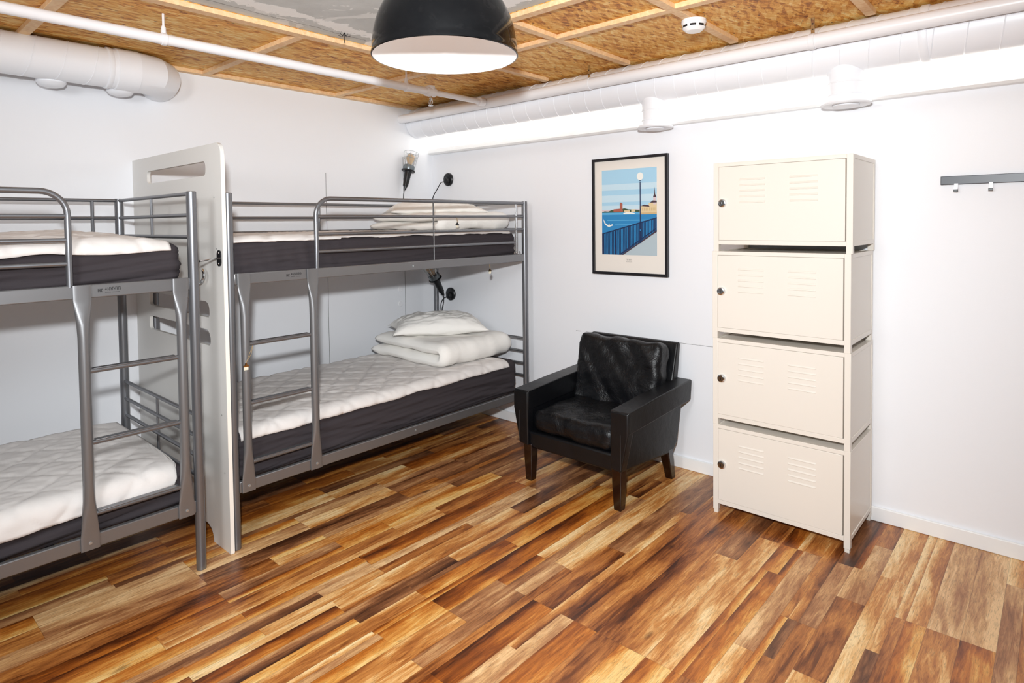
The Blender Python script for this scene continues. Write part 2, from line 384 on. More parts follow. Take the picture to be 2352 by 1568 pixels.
# segmented elbow turning into the wall
b = MB(); rs = []
for i in range(4):
    a = R(30 * i); rc = .17
    c = Vector((-rc + rc * math.cos(a), .06 + rc * math.sin(a), cz)); n_ = Vector((math.cos(a), math.sin(a), 0))
    rs.append([c + n_ * ((LR + .006) * math.cos(2 * PI * j / 40)) + Vector((0, 0, (LR + .006) * math.sin(2 * PI * j / 40))) for j in range(40)])
rs.append([p + Vector((-.028, 0, 0)) for p in rs[-1]])
b.rings(rs); obj('duct_elbow', b, DUCT, t, angle=20)
for dy in (0, -.30):
    b = MB().lathe([(.002, -.128), (.03, -.126), (.052, -.118), (.062, -.104), (.062, -.06)], (-.05, dy, cz), 32)
    v = obj('exhaust_valve', b, DUCT, t)

def strap(p, z_low, z_top, parent, w=.016):
    b = MB().box((-.001 + p[0], p[1] - w / 2, z_low), (.001 + p[0], p[1] + w / 2, z_top))
    for i in range(3):
        z = z_low + (z_top - z_low) * (.25 + .25 * i); b.box((p[0] - .0016, p[1] - .003, z - .003), (p[0] + .0016, p[1] + .003, z + .003), 1)
    return b
t = thing('heating_pipe', 'thick white pipe running along the right wall in front of the spiral duct', 'pipe', (0, -.32, 2.29))
b = MB().lathe([(.033, .002), (.033, 5.6)], (0, 0, 0), 28, axis=(1, 0, 0)); obj('pipe_run', b, WPAINT, t)
for hx in (1.78, 3.02):
    b = MB().lathe([(.035, -.012), (.0365, -.011), (.0365, .011), (.035, .012)], (hx, 0, 0), 28, axis=(1, 0, 0)); h = obj('pipe_hanger', b, WPAINT, t)
    b = MB().box((hx - .008, -.0015, .033), (hx + .008, .0015, CZ - 2.29)); 
    for q in (.055, .08): b.box((hx - .0028, -.0022, q - .0028), (hx + .0028, .0022, q + .0028), 1)
    obj('hanger_strap', b, [CHROME, DARK], h)
t = thing('sprinkler_pipe', 'thin white pipe crossing below the ceiling and joining the thick wall pipe', 'pipe', (.945, 0, 2.29))
b = MB().lathe([(.023, -5.2), (.023, -.83)], (0, 0, 0), 24, axis=(0, 1, 0)); b.lathe([(.018, -.84), (.018, -.356)], (0, 0, 0), 24, axis=(0, 1, 0)); obj('pipe_run', b, WPAINT, t)
b = MB().lathe([(.024, -.87), (.030, -.865), (.030, -.80), (.024, -.795)], (0, 0, 0), 24, axis=(0, 1, 0)); b.lathe([(.024, 0), (.028, .005), (.028, .035), (.02, .038)], (0, -.83, 0), 24); tee = obj('pipe_tee', b, WPAINT, t)
b = MB().lathe([(.024, -.41), (.030, -.405), (.030, -.362), (.024, -.3565)], (0, 0, 0), 24, axis=(0, 1, 0)); obj('pipe_tee', b, WPAINT, t)
b = MB().lathe([(.01, -.022), (.01, -.04), (.006, -.044), (.006, -.05)], (0, -.83, 0), 16)
for a in (0, 180):
    cx, sx = math.cos(R(a)), math.sin(R(a)); b.tube([(.006 * cx, -.83, -.046), (.016 * cx, -.83, -.056), (.014 * cx, -.83, -.072), (.003 * cx, -.83, -.08)], .0025, 6)
b.lathe([(.014, -.082), (.016, -.084), (.014, -.086)], (0, -.83, 0), 16); b.lathe([(.003, -.05), (.003, -.082)], (0, -.83, 0), 8)
obj('sprinkler_head', b, CHROME, t)
for hy in (-2.36, -1.02):
    b = MB().lathe([(.025, -.01), (.027, -.009), (.027, .009), (.025, .01)], (0, hy, 0), 24, axis=(0, 1, 0)); b.lathe([(.012, .022), (.01, .05), (.005, .06), (.005, CZ - 2.29)], (0, hy, 0), 14); obj('pipe_hanger', b, WPAINT, t)

t = thing('smoke_detector', 'round white smoke detector on a ceiling batten', 'smoke detector', (2.63, -.725, 2.378))
b = MB().lathe([(.002, .0), (.054, .0), (.055, -.012), (.051, -.018), (.05, -.028), (.05, -.036), (.035, -.05), (.002, -.052)], (0, 0, 0), 40); obj('detector_body', b, TRIMW, t)
b = MB()
for i in range(8):
    a0 = i * 45 + 5; pts = []
    for z in (-.0345, -.0255):
        pts.append([((.0507) * math.cos(R(a0 + 32 * j / 6)), .0507 * math.sin(R(a0 + 32 * j / 6)), z) for j in range(7)])
    b.add(pts[0] + pts[1], [(j, j + 1, j + 8, j + 7) for j in range(6)])
obj('smoke_inlet', b, DARK, t, solid=.0008)

# ------------------------------------------------------------------ pendant lamp
LC = Vector((2.284, -1.93, 2.052)); LRd = .25
BLK = mat('gloss_black_enamel', (6, 7, 10), .06, spec=.3)
INN = mat('white_enamel', (250, 247, 246), .35)
t = thing('pendant_lamp', 'large glossy black dome pendant lamp hanging from the concrete ceiling', 'lamp', LC)
prof = []
for i in range(25):
    zz = .275 * i / 24 * .995; prof.append((LRd * max(.02, (1 - (zz / .28) ** 2.2)) ** (1 / 2.2), zz))
b = MB().lathe([(LRd - .002, -.004), (LRd + .0025, -.003), (LRd + .0025, .004)] + prof[1:] , (0, 0, 0), 96, cap=False)
obj('lamp_shade', b, BLK, t, angle=50)
b = MB().lathe([(LRd - .002, -.0035)] + [(r - .003, z) for r, z in prof[1:]], (0, 0, 0), 96, cap=False); obj('shade_lining', b, INN, t, angle=50)
b = MB().lathe([(.055, .268), (.055, .29), (.03, .31), (.012, .33), (.006, .345), (.006, CZ + .005 - LC.z)], (0, 0, 0), 24); obj('lamp_cord', b, DARK, t)
b = MB().lathe([(.024, .20), (.026, .205), (.026, .27)], (0, 0, 0), 24); obj('bulb_socket', b, mat('white_porcelain', (235, 235, 232), .3), t)
b = MB().lathe([(.002, .115), (.018, .118), (.03, .135), (.033, .155), (.027, .18), (.014, .205)], (0, 0, 0), 24); obj('light_bulb', b, mat('opal_glass_added_glow', (245, 243, 238), .15, emit=(255, 250, 246), estr=5.5), t)  # faint bulb glow added to brighten the shade lining

# wire stub left in the concrete
b = MB()
for i in range(5):
    a = i * 72; b.tube([(0, 0, 0), (.012 * math.cos(R(a)), .012 * math.sin(R(a)), -.02), (.03 * math.cos(R(a)), .03 * math.sin(R(a)), -.012)], .0012, 5)
b.tube([(0, 0, .0), (0, 0, -.05)], .0015, 5)
o = obj('wire_tie', b, DARK); o.location = (1.27, -1.66, CZ + .004); tag(o, 'twisted dark wire end sticking out of the concrete ceiling beside the pendant lamp', 'wire')

# ------------------------------------------------------------------ partition board
XB = 1.125; YB0, YB1 = -2.2075, -2.1905
fn = lambda a, c, tt: (a, tt, c)
out = [(0, 0), (.12, 0)]
out = [(0.0, 0.0), (.10, 0.0)] + arc((.17, .0), .07, 180, 90, 6, lambda a, c: (a, c * 1.0)) + arc((.86, .0), .07, 90, 0, 6, lambda a, c: (a + .02, c)) + [(XB, 0)]
out += arc((XB - .05, 1.842 - .05), .05, 0, 90, 8, lambda a, c: (a, c)) + [(0, 1.842)]
holes = [rrect(.222, 1.703, .965, 1.768, .022), rrect(.205, 1.052, .968, 1.125, [.02, .02, .045, .02]), rrect(.198, .922, .972, .995, [.02, .02, .045, .02])]
t = thing('partition_board', 'tall pale board with three long slots standing between the two bunk beds', 'board', (0, YB0, 0))
b = MB().prism(out, lambda a, c, tt: (a, tt, c), 0, YB1 - YB0, 0, holes)
pb = obj('board_panel', b, BOARD, t, bevel=.0012)
b = MB().box((XB, .0, .004), (XB + .0012, YB1 - YB0, 1.79)); obj('edge_banding', b, BEDGE, t)
b = MB()
for x, z in ((1.05, 1.6), (1.07, .62), (1.085, .36), (1.06, 1.37)): b.lathe([(.004, -.0008), (.004, .001)], (x, 0, z), 10, axis=(0, 1, 0))
obj('screw_cap', b, mat('grey_cap', (150, 148, 145), .5), t)
b = MB().prism(rrect(1.068, 1.293, 1.110, 1.365, .02), lambda a, c, tt: (a, tt, c), -.004, 0); lp = obj('latch_plate', b, DARK, t, bevel=.001)
for z in (1.305, 1.353): obj('latch_screw', MB().lathe([(.004, -.0065), (.005, -.004), (.005, -.003)], (1.089, 0, z), 12, axis=(0, 1, 0)), CHROME, lp)
b = MB().tube([(1.089, -.002, 1.329), (1.09, -.03, 1.328), (1.125, -.10, 1.322)], .0045, 10); obj('latch_rod', b, CHROME, lp)
pts = smooth([(.90, -.001, 1.215), (.90, -.02, 1.213), (.93, -.03, 1.212), (.965, -.03, 1.220), (.985, -.028, 1.243), (.982, -.026, 1.263), (.962, -.024, 1.276)])
b = MB().tube(pts, .0055, 10); b.lathe([(.012, -.003), (.012, 0)], (.90, 0, 1.215), 16, axis=(0, 1, 0)); obj('coat_hook', b, CHROME, t, label='small chrome hook')

# ------------------------------------------------------------------ bunk beds
PR = .02; H = 1.62; W = .9322; L = 2.047
def ladder_leg(b, s, yd):
    sec = [(1.2565, .030, .004), (1.20, .030, .004), (1.185, .029, .005), (1.15, .025, .010), (1.11, .0215, .015), (1.06, .019, .0185), (.50, .019, .0185), (.44, .0205, .017), (.38, .025, .010), (.33, .029, .006), (.304, .0315, .004), (.252, .0315, .004)]
    rs = []
    for z, a, c in sec:
        ex = 2 if c > .012 else 3.5; rg = []
        for j in range(20):
            th = 2 * PI * j / 20; cc, ss = math.cos(th), math.sin(th)
            rg.append(((c * math.copysign(abs(cc) ** (2 / ex), cc)) + .0145 - .004 * 0, yd * s + a * math.copysign(abs(ss) ** (2 / ex), ss), z))
        rs.append(rg)
    return b.rings(rs)
def bunk(name_label, x, y, dr):
    t = thing('bunk_bed', name_label, 'bunk bed', (x, y, 0), 'grey steel bunk beds')
    Y = lambda s: dr * s
    T = lambda pts, r, n=12: MB().tube(pts, r, n)
    for px, ps in ((0, 0), (0, L), (-W, 0), (-W, L)):
        b = MB().lathe([(PR - .002, 0), (PR, .002), (PR, H - .002), (PR - .003, H)], (px, Y(ps), 0), 24); obj('post', b, STEEL, t)
    for zl, zh in ((1.205, 1.2565), (.2515, .3044)):
        for xx0, xx1 in ((-.014, .010), (-W - .012, -W + .012)):
            b = MB().box((xx0, Y(.017), zl), (xx1, Y(L - .017), zh)); r = obj('side_rail', b, STEEL2, t, bevel=.004)
            if xx1 == .010:
                for s in ([.058, .405, 1.045] if zl < 1 else [1.045]):
                    off = .0185 if s < 1 else .010
                    obj('bolt', MB().lathe([(.0065, off), (.0055, off + .003), (.003, off + .0035)], (0, Y(s), zl + (.027 if s < 1 else .026)), 14, axis=(1, 0, 0)), ZINC, r)
    for ps in (0, L):   # head and foot ends
        for zs in ((1.61, 1.52, 1.427), (.665, .574, .488, .403)):
            b = MB()
            for z in zs: b.tube([(-W + .01, Y(ps), z), (-.01, Y(ps), z)], .0085, 12)
            b.tube([(-W / 2, Y(ps), zs[0]), (-W / 2, Y(ps), zs[-1])], .006, 10)
            obj('end_rail', b, STEEL, t)
        for z in (1.232, .278): obj('cross_bar', MB().box((-W + .01, Y(ps) - .01, z - .015), (-.01, Y(ps) + .01, z + .015)), STEEL, t, bevel=.003)
    b = MB()            # rear guard
    for z in (1.61, 1.52, 1.43): b.tube([(-W, Y(.01), z), (-W, Y(L - .01), z)], .0085, 12)
    for s in (.12, 1.02, L - .12): b.tube([(-W, Y(s), 1.245), (-W, Y(s), 1.61)], .008, 10)
    obj('rear_guard_rail', b, STEEL, t)
    # front guard with its rounded corner by the ladder
    g0 = .438; rr = .085; zt = 1.606
    pts = [(0, Y(g0), 1.25), (0, Y(g0), 1.45)] + [(0, Y(g0 + rr - rr * math.cos(R(a))), zt - rr + rr * math.sin(R(a))) for a in range(0, 91, 10)] + [(0, Y(L - .015), zt)]
    fg = obj('front_guard_rail', T(pts, .0112, 14), STEEL, t)
    b = MB()
    for z in (1.515, 1.426): b.tube([(0, Y(g0), z), (0, Y(L - .015), z)], .0085, 12)
    b.tube([(0, Y(g0), 1.338), (0, Y(L - .105), 1.338)], .0085, 12); obj('guard_bar', b, STEEL, fg)
    obj('guard_stay', MB().tube([(.004, Y(1.21), 1.245), (.004, Y(1.21), 1.60)], .0045, 8), CHROME, fg)
    b = MB()
    for q, zz in ((.088, 1.27), (.100, 1.255)): b.tube([(.004, Y(L - q), zz), (.004, Y(L - q), 1.60)], .004, 8)
    b.tube([(.006, Y(L - .078 - .022 * math.cos(R(a)) ), 1.262 - .016 * math.sin(R(a))) for a in range(-60, 241, 20)], .0035, 6)
    obj('guard_latch', b, CHROME, fg)
    ld = bpy.data.objects.new('ladder', None); C.objects.link(ld); ld.parent = t
    for s in (.058, .404): obj('ladder_leg', ladder_leg(MB(), s, dr), STEEL2, ld)
    for z in (.93, .657, .384):
        b = MB().tube([(.012, Y(.072), z), (.012, Y(.39), z)], .0095, 12); b.box((-.006, Y(.085), z + .006), (.022, Y(.377), z + .0105)); obj('ladder_rung', b, STEEL, ld, bevel=.001)
    # small print on the upper rail between the ladder legs
    b = MB(); mir = 1 if dr > 0 else -1
    def mk(u, v, w_, h_): s_ = (.268 + u) if dr > 0 else (.352 - u); b.box((.0098, Y(s_), 1.225 + v), (.0106, Y(s_ + (w_ if dr > 0 else -w_)), 1.225 + v + h_))
    for u, v, w_, h_ in ((0, 0, .003, .013), (.003, .005, .003, .003), (.006, 0, .003, .013), (.0105, 0, .003, .013), (.0135, 0, .003, .003), (.0135, .010, .003, .003)): mk(u, v, w_, h_)
    random.seed(7)
    mk(.024, .008, .006, .003); mk(.026, .011, .003, .005)
    u = .033
    for i in range(9):
        mk(u, .004, .0016, .013); mk(u, .015 if i % 2 else .009, .0042, .0022); u += .0052
    mk(.024, -.003, .02, .0014); mk(.048, -.003, .025, .0014)
    obj('printed_label', b, PRINTK, t)
    for zz in (1.206, .260):
        b = MB()
        b.box((-W + .01, Y(.03), zz), (-.012, Y(.045), zz + .012)); b.box((-W + .01, Y(L - .045), zz), (-.012, Y(L - .03), zz + .012))
        for i in range(14):
            s = .08 + i * (L - .16) / 13; b.box((-W + .01, Y(s - .02), zz + .004), (-.012, Y(s + .02), zz + .012))
        obj('bed_slats', b, STEEL, t)
    return t
BX2, BY2 = 1.0953, -2.1685
BX1, BY1 = 1.1389, -2.340
bunk('grey steel bunk bed in the corner, its ladder beside the board', BX2, BY2, 1)
bunk('grey steel bunk bed at the left edge of the photo, near the camera', BX1, BY1, -1)

def rbox(x0, x1, y0, y1, z0, z1, r, res, disp=None):
    b = MB(); lo = (x0, y0, z0); hi = (x1, y1, z1); sz = [h - l for l, h in zip(lo, hi)]
    def lin(i):
        n = max(2, int(sz[i] / (res[i] if isinstance(res, tuple) else res))); pts = [lo[i] + sz[i] * j / n for j in range(n + 1)]
        pts += [lo[i] + r * q for q in (.12, .3, .55, .8, 1)] + [hi[i] - r * q for q in (.12, .3, .55, .8, 1)]
        return sorted(set(round(p, 5) for p in pts))
    axs = [lin(0), lin(1), lin(2)]
    def proj(p):
        c = [min(max(p[i], lo[i] + r), hi[i] - r) for i in range(3)]; d = Vector([p[i] - c[i] for i in range(3)])
        nn = d.normalized() if d.length > 1e-9 else Vector((0, 0, 1))
        q = Vector(c) + nn * r if d.length > 1e-9 else Vector(p)
        return q + (disp(q, nn) if disp else Vector())
    for ax in range(3):
        u, v = [i for i in range(3) if i != ax]
        for side in (lo[ax], hi[ax]):
            A, B = axs[u], axs[v]; vs = []
            for vb in B:
                for va in A:
                    p = [0, 0, 0]; p[ax] = side; p[u] = va; p[v] = vb; vs.append(proj(p))
            n = len(A); b.add(vs, [(j * n + i, j * n + i + 1, (j + 1) * n + i + 1, (j + 1) * n + i) for j in range(len(B) - 1) for i in range(n - 1)])
    return b

def mattress(x, y, dr, z0, z1, label, seed, vert=False):
    y0, y1 = sorted((y + dr * .032, y + dr * (L - .05)))
    def disp(p, n):
        side = 1 - abs(n.z)
        if side < .05: return Vector()
        s = p.y if abs(n.x) > .5 else p.x; v = p.z - z0
        a_ = N(s * 1.0 + seed, v * 22 + s * 2.6 * dr, seed); c_ = N(s * 1.6 + 4, v * 38 - s * 1.8 + seed, seed + 3)
        lo_ = 1.15 - v / (z1 - z0) * .75
        wv = lo_ * (.020 * (abs(a_) ** .8 - .25) + .012 * (abs(c_) ** .7 - .25)) + .006 * N(s * 1.5, seed, v * 3)
        if vert and abs(s - (y + .25)) < .35: wv += .009 * N(s * 22 + v * 6, v * 3, seed + 9)
        return n * wv * side * 1.2
    b = rbox(x - W + .030, x - .038, y0, y1, z0, z1, .042, (.02, .02, .007), disp)
    o = obj('mattress', b, MATT, weld=True, angle=180); tag(o, label, 'mattress', 'dark grey mattresses'); return o
zu, zl_ = 1.226, .280
mattress(BX2, BY2, 1, zu, 1.412, 'dark grey mattress on the upper bunk of the corner bed', 1, True)
mattress(BX2, BY2, 1, zl_, .522, 'dark grey mattress on the lower bunk of the corner bed, under the plump pillow', 5)
mattress(BX1, BY1, -1, zu, 1.405, 'dark grey mattress on the upper bunk of the left bed', 9)
mattress(BX1, BY1, -1, zl_, .455, 'dark grey mattress on the lower bunk of the left bed', 13)

def pad(x, y, dr, z, label, drop, s0, s1, seed, back=.03, tip=0, hump=0, qs=.21, slant=0):
    """quilted pad: lies on the mattress, its front edge hangs over the side by drop(s)"""
    nu, nv = 180, 84; xb, xf = x - W + back, x - .038; rr = .042
    def f(u, v):
        s = s0 + slant * max(0, 1 - v * 1.6) ** 1.2 * (1 - u) + (s1 - s0) * u; wid = xf - xb + drop(s)
        # curved end
        e = 1.0
        if tip: 
            q = max(0, (tip - (u * (s1 - s0))) / tip); e = math.sqrt(max(0, 1 - q * q)) * (1 - .0) 
        fr_end = wid * (v * (1 - .0)) if not tip else wid * v * (.45 + .55 * e)
        if tip: s = s + (1 - e) * 0
        d = fr_end; flat = xf - rr - xb
        qa = math.sin(PI * (s + d) / qs); qb = math.sin(PI * (s - d) / qs)
        ql = min(abs(qa), abs(qb)); puff = .0075 * min(1, ql * 2.2) ** .6
        wr = .0045 * N(s * 5, d * 9, seed) + .0035 * N(s * 17 + d * 12, d * 26, seed + 2) + .002 * N(s * 40, d * 60, seed + 4)
        h = .006 + puff + wr + hump * math.exp(-((s - .42) / .3) ** 2 - ((d - .45) / .35) ** 2) + .004 * N(s * 2.2, d * 2, seed + 6)
        h = .004 + (max(h, .004) - .004) * min(1, u * (s1 - s0) / .10, (1 - u) * (s1 - s0) / .10 + .3)
        if d < flat: px, pz, n = xb + d, z, (0, 1)
        else:
            a = (d - flat) / rr
            if a < PI / 2: px, pz, n = xf - rr + rr * math.sin(a), z - rr + rr * math.cos(a), (math.sin(a), math.cos(a))
            else: px, pz, n = xf, z - rr - (d - flat - rr * PI / 2), (1, 0)
        return (px + n[0] * (h + .006), y + dr * s, pz + n[1] * h)
    b = MB().grid(f, nu, nv); o = obj('mattress_pad', b, PADM, angle=180)
    q = o.modifiers.new('solid', 'SOLIDIFY'); q.thickness = .008; q.offset = 0
    tag(o, label, 'mattress pad', 'white quilted mattress pads'); return o
pad(BX2, BY2, 1, 1.412, 'white pad on the upper bunk of the corner bed', lambda s: .002 + .006 * N(s * 6, 0, 1) - .008 * (s > .6), .035, 1.94, 1)
pad(BX2, BY2, 1, .522, 'white quilted pad on the lower bunk of the corner bed, under the folded duvet', lambda s: .028 + .006 * N(s * 5, 0, 4) - .012 * s / 2, .045, 1.90, 5)
pad(BX1, BY1, -1, 1.405, 'white pad on the upper bunk of the left bed', lambda s: .02 + .012 * N(s * 5, 2, 4), .075, 1.95, 9, hump=.04, slant=.30)
pad(BX1, BY1, -1, .455, 'white quilted pad on the lower bunk of the left bed', lambda s: .045 + .012 * N(s * 4, 3, 4) + .02 * math.sin(s * 2.2), .05, 1.95, 13, tip=.045)

def duvet(x, y, z, label, h=.040, seed=0):
    """quilt folded in two along its front edge; loose ends face the ladder side"""
    n = 34; y0, y1 = -.335, .335; rings = []
    NY = 44
    for k in range(NY + 1):
        v = k / NY; yy = y0 + (y1 - y0) * v
        e = min(1, min(v, 1 - v) / .09); e = math.sqrt(max(0, 1 - (1 - e) ** 2)); hh = max(.004, h * e)
        cl = []
        for i in range(n): cl.append((-.37 + .70 * i / (n - 1) * 1.0, h))
        xf = .33 - .0
        for a in range(-75, 76, 15): cl.append((xf + h * .95 * math.cos(R(a)), 2 * h + h * .95 * math.sin(R(a))))
        for i in range(n): cl.append((.33 - .66 * i / (n - 1), 3 * h))
        up = []; dn = []
        for i, (cx, cz_) in enumerate(cl):
            a = cl[max(0, i - 1)]; c = cl[min(len(cl) - 1, i + 1)]; tx, tz = c[0] - a[0], c[1] - a[1]; q = math.hypot(tx, tz); nx, nz = -tz / q, tx / q
            endt = min(1, min(i, len(cl) - 1 - i) / 5 + .15); endt = math.sqrt(max(0, 1 - (1 - endt) ** 2))
            w_ = hh * endt
            ns = .010 * N(cx * 6 + seed, yy * 7, cz_ * 8) + .006 * N(cx * 15, yy * 18 + seed, cz_ * 9)
            wob = .012 * N(cx * 2.5, yy * 3, seed + 7)
            edge = .02 * N(cx * 4 + 3, cz_ * 20, seed) * (1 if v < .5 else .5)
            up.append((x + cx + nx * -1 * (w_ + ns * e), y + yy * (1 + edge) , z + max(.002, cz_ + wob - nz * (w_ + ns * e) * 1.0)))
            inner = max(.001, w_ * .97 - max(0, ns))
            dn.append((x + cx + nx * inner, y + yy * (1 + edge), z + max(.002, cz_ + wob + nz * inner)))
        rings.append(up + dn[::-1])
    b = MB().rings(rings); o = obj('folded_duvet', b, LINEN, angle=180); tag(o, label, 'duvet', 'white folded duvets'); return o
duvet(.56, -.435, .538, 'thick white duvet folded in two on the lower bunk of the corner bed', seed=1)
duvet(.56, -.43, 1.428, 'white folded duvet on the upper bunk of the corner bed, seen through the rails', h=.030, seed=6)

def pillow(x, y, z, a, b_, h, rot, label, seed):
    m = MB(); n = 56; ca, sa = math.cos(rot), math.sin(rot)
    for sg in (1, -1):
        def f(u, v, sg=sg):
            p, q = 2 * u - 1, 2 * v - 1
            pin = 1 - .15 * (1 - abs(q) ** 2.2) * abs(p) ** 3; pin2 = 1 - .13 * (1 - abs(p) ** 2.2) * abs(q) ** 3
            X, Y_ = p * a * pin, q * b_ * pin2
            t_ = (max(0, 1 - abs(p) ** 2.4) * max(0, 1 - abs(q) ** 2.4)) ** .55
            zz = h * t_ * (1 + .12 * N(p * 2 + seed, q * 2, 1))
            zz += t_ ** .5 * (.010 * N(p * 6, q * 4, seed) + .007 * N(p * 13 + q * 7, q * 9, seed + 2) + .012 * N(p * 3 + seed, q * 9 * (1 - abs(p)), seed + 5) * abs(q))
            zz = max(0, zz) * (1 if sg > 0 else -.55) if sg > 0 else -min(max(0, zz) * .6, h * .62)
            zz += .008 * N(p * 2, q * 2, seed + 8)
            dr_ = -.06 * (p * p * q * q) * .3
            return (x + ca * X - sa * Y_, y + sa * X + ca * Y_, z + zz + dr_)
        m.grid(f, n, n)
    o = obj('pillow', m, LINEN, weld=True, angle=180); tag(o, label, 'pillow', 'white pillows'); return o
pillow(.555, -.462, .745, .22, .335, .095, R(-33), 'plump white pillow on top of the duvet on the lower bunk', 2)
pillow(.53, -.45, 1.568, .22, .345, .066, R(-30), 'flattish white pillow on top of the duvet on the upper bunk', 8)

# ------------------------------------------------------------------ tag clips
def clip(p, label, metal, q, drop=.05):
    t = thing('tag_clip', label, 'clip', p, 'small tag clips on the bunk bed')
    b = MB().tube([(0, 0, 0), (.003, q * .3, -drop * .5), (.002, q, -drop)], .0012, 6); b.tube([(-.002, 0, 0), (-.001, q * .5, -drop * .5), (.002, q, -drop)], .0012, 6); obj('cord', b, mat('cord', (150, 128, 96), .8), t)
    b = MB().prism([(-.006, -.012), (.006, -.012), (.002, 0), (-.002, 0)], lambda a, c, tt: (tt + .002, q + a, c - drop), -.004, .004)
    b.tube([(.002, q - .012, -drop - .014), (.002, q + .012, -drop - .014)], .004, 10); obj('clip_body', b, metal, t)
    b = MB().box((.0015, q - .010, -drop - .032), (.0028, q + .010, -drop - .016)); obj('paper_tag', b, mat('paper_tag', (225, 218, 196), .7), t)
clip((BX2 + .010, -.772, 1.508), 'small dark clip with a paper tag hanging on the upper guard rail', DARK, .0, .03)
clip((BX2 + .004, -.480, 1.203), 'small dark clip with a pale tag hanging below the upper side rail', mat('dark_brass', (90, 70, 40), .4, metal=.8), .0, .028)
clip((BX2 + .034, -2.085, .925), 'small brass clip tied to the top ladder rung of the corner bed', BRASS, -.035, .075)

# ------------------------------------------------------------------ work lamps, plugs, sockets
GLASS = mat('clear_glass', (255, 255, 255), .03, trans=1)
def work_lamp(base, top, label, cordpts, cage=True):
    t = thing('work_lamp', label, 'lamp', base, 'caged hand lamps by the corner bed')
    ax = (Vector(top) - Vector(base)).normalized()
    A = lambda pr, n=20: MB().lathe(pr, (0, 0, 0), n, axis=ax)
    obj('handle', A([(.010, -.03), (.015, 0), (.020, .003), (.029, .122), (.02, .13)]), DARK, t)
    obj('guard_ring', A([(.048, .120), (.053, .124), (.053, .129), (.045, .133)], 28), DARK, t)
    obj('lamp_collar', A([(.044, .131), (.046, .135), (.044, .165), (.038, .172), (.02, .173)], 28), mat('dull_zinc', (122, 130, 134), .35, metal=.5), t)
    obj('glass_globe', A([(.034, .172), (.039, .19), (.040, .235), (.032, .26), (.002, .27)], 24), GLASS, t)
    obj('light_bulb', A([(.012, .172), (.013, .19), (.021, .215), (.022, .232), (.015, .25), (.002, .256)], 20), mat('warm_bulb', (240, 210, 170), .3), t)
    b = MB(); q = Vector((0, 0, 1)).rotation_difference(ax)
    for i in range(8):
        a = i * PI / 4; P = lambda r, z: q @ Vector((r * math.cos(a), r * math.sin(a), z))
        b.tube([P(.044, .165), P(.048, .2), (P(.054, .25)), P(.056, .275)], .0017, 6)
    for r, z in ((.0515, .225), (.056, .276)):
        b.tube([q @ Vector((r * math.cos(a * PI / 14), r * math.sin(a * PI / 14), z)) for a in range(28)], .0017, 6, close=True)
    b.tube([q @ Vector((.056 * math.cos(2.6), .056 * math.sin(2.6), .276)), q @ Vector((.072 * math.cos(2.6), .072 * math.sin(2.6), .285)), q @ Vector((.08 * math.cos(2.6), .08 * math.sin(2.6), .268))], .0016, 6)
    obj('wire_cage', b, ZINC, t)
    b = MB().tube([Vector(c) - Vector(base) for c in smooth(cordpts)], .0032, 8); obj('cord', b, DARK, t)
work_lamp((.06, -.332, 1.765), (.06, -.262, 2.03), 'caged hand lamp with black handle on the wall above the upper bunk', [(.055, -.337, 1.745), (.05, -.342, 1.70), (.05, -.343, 1.62), (.05, -.34, 1.50), (.045, -.2, 1.44)])
work_lamp((.238, -.128, .935), (.238, -.188, 1.035), 'caged hand lamp with black handle hanging at the rear post above the lower bunk', [(.238, -.11, .905), (.232, -.105, .86), (.225, -.115, .80), (.22, -.125, .72)])
def plug(x, z, label, cp):
    t = thing('wall_plug', label, 'plug', (x, 0, z), 'black plugs on the right wall by the corner')
    obj('socket_plate', MB().lathe([(.052, 0), (.052, -.012), (.048, -.016), (.04, -.017)], (0, 0, 0), 32, axis=(0, 1, 0)), DARK, t)
    obj('plug_body', MB().lathe([(.028, -.014), (.027, -.03), (.02, -.04), (.01, -.043)], (0, 0, -.012), 24, axis=(0, 1, 0)), DARK, t)
    obj('cord', MB().tube([Vector(c) - Vector((x, 0, z)) for c in smooth(cp)], .0035, 8), DARK, t)
plug(.2, 1.825, 'round black wall plug above the upper bunk, cord running to the corner', [(.195, -.04, 1.806), (.155, -.045, 1.80), (.10, -.035, 1.755), (.04, -.03, 1.69), (.02, -.03, 1.60), (.02, -.04, 1.50)])
plug(.208, .905, 'round black wall plug above the lower bunk pillow', [(.2, -.04, .885), (.165, -.045, .87), (.13, -.04, .83), (.125, -.04, .78), (.14, -.04, .72)])
for z, l in ((.960, 'upper of two small white round covers on the left wall by the panel joint'), (.846, 'lower of two small white round covers on the left wall by the panel joint')):
    o = obj('outlet_cover', MB().lathe([(.021, 0), (.021, .004), (.018, .006), (.017, .0045), (.002, .0045)], (0, 0, 0), 24, axis=(1, 0, 0)), WPAINT); o.location = (0, -.353, z); tag(o, l, 'outlet cover', 'white round outlet covers')

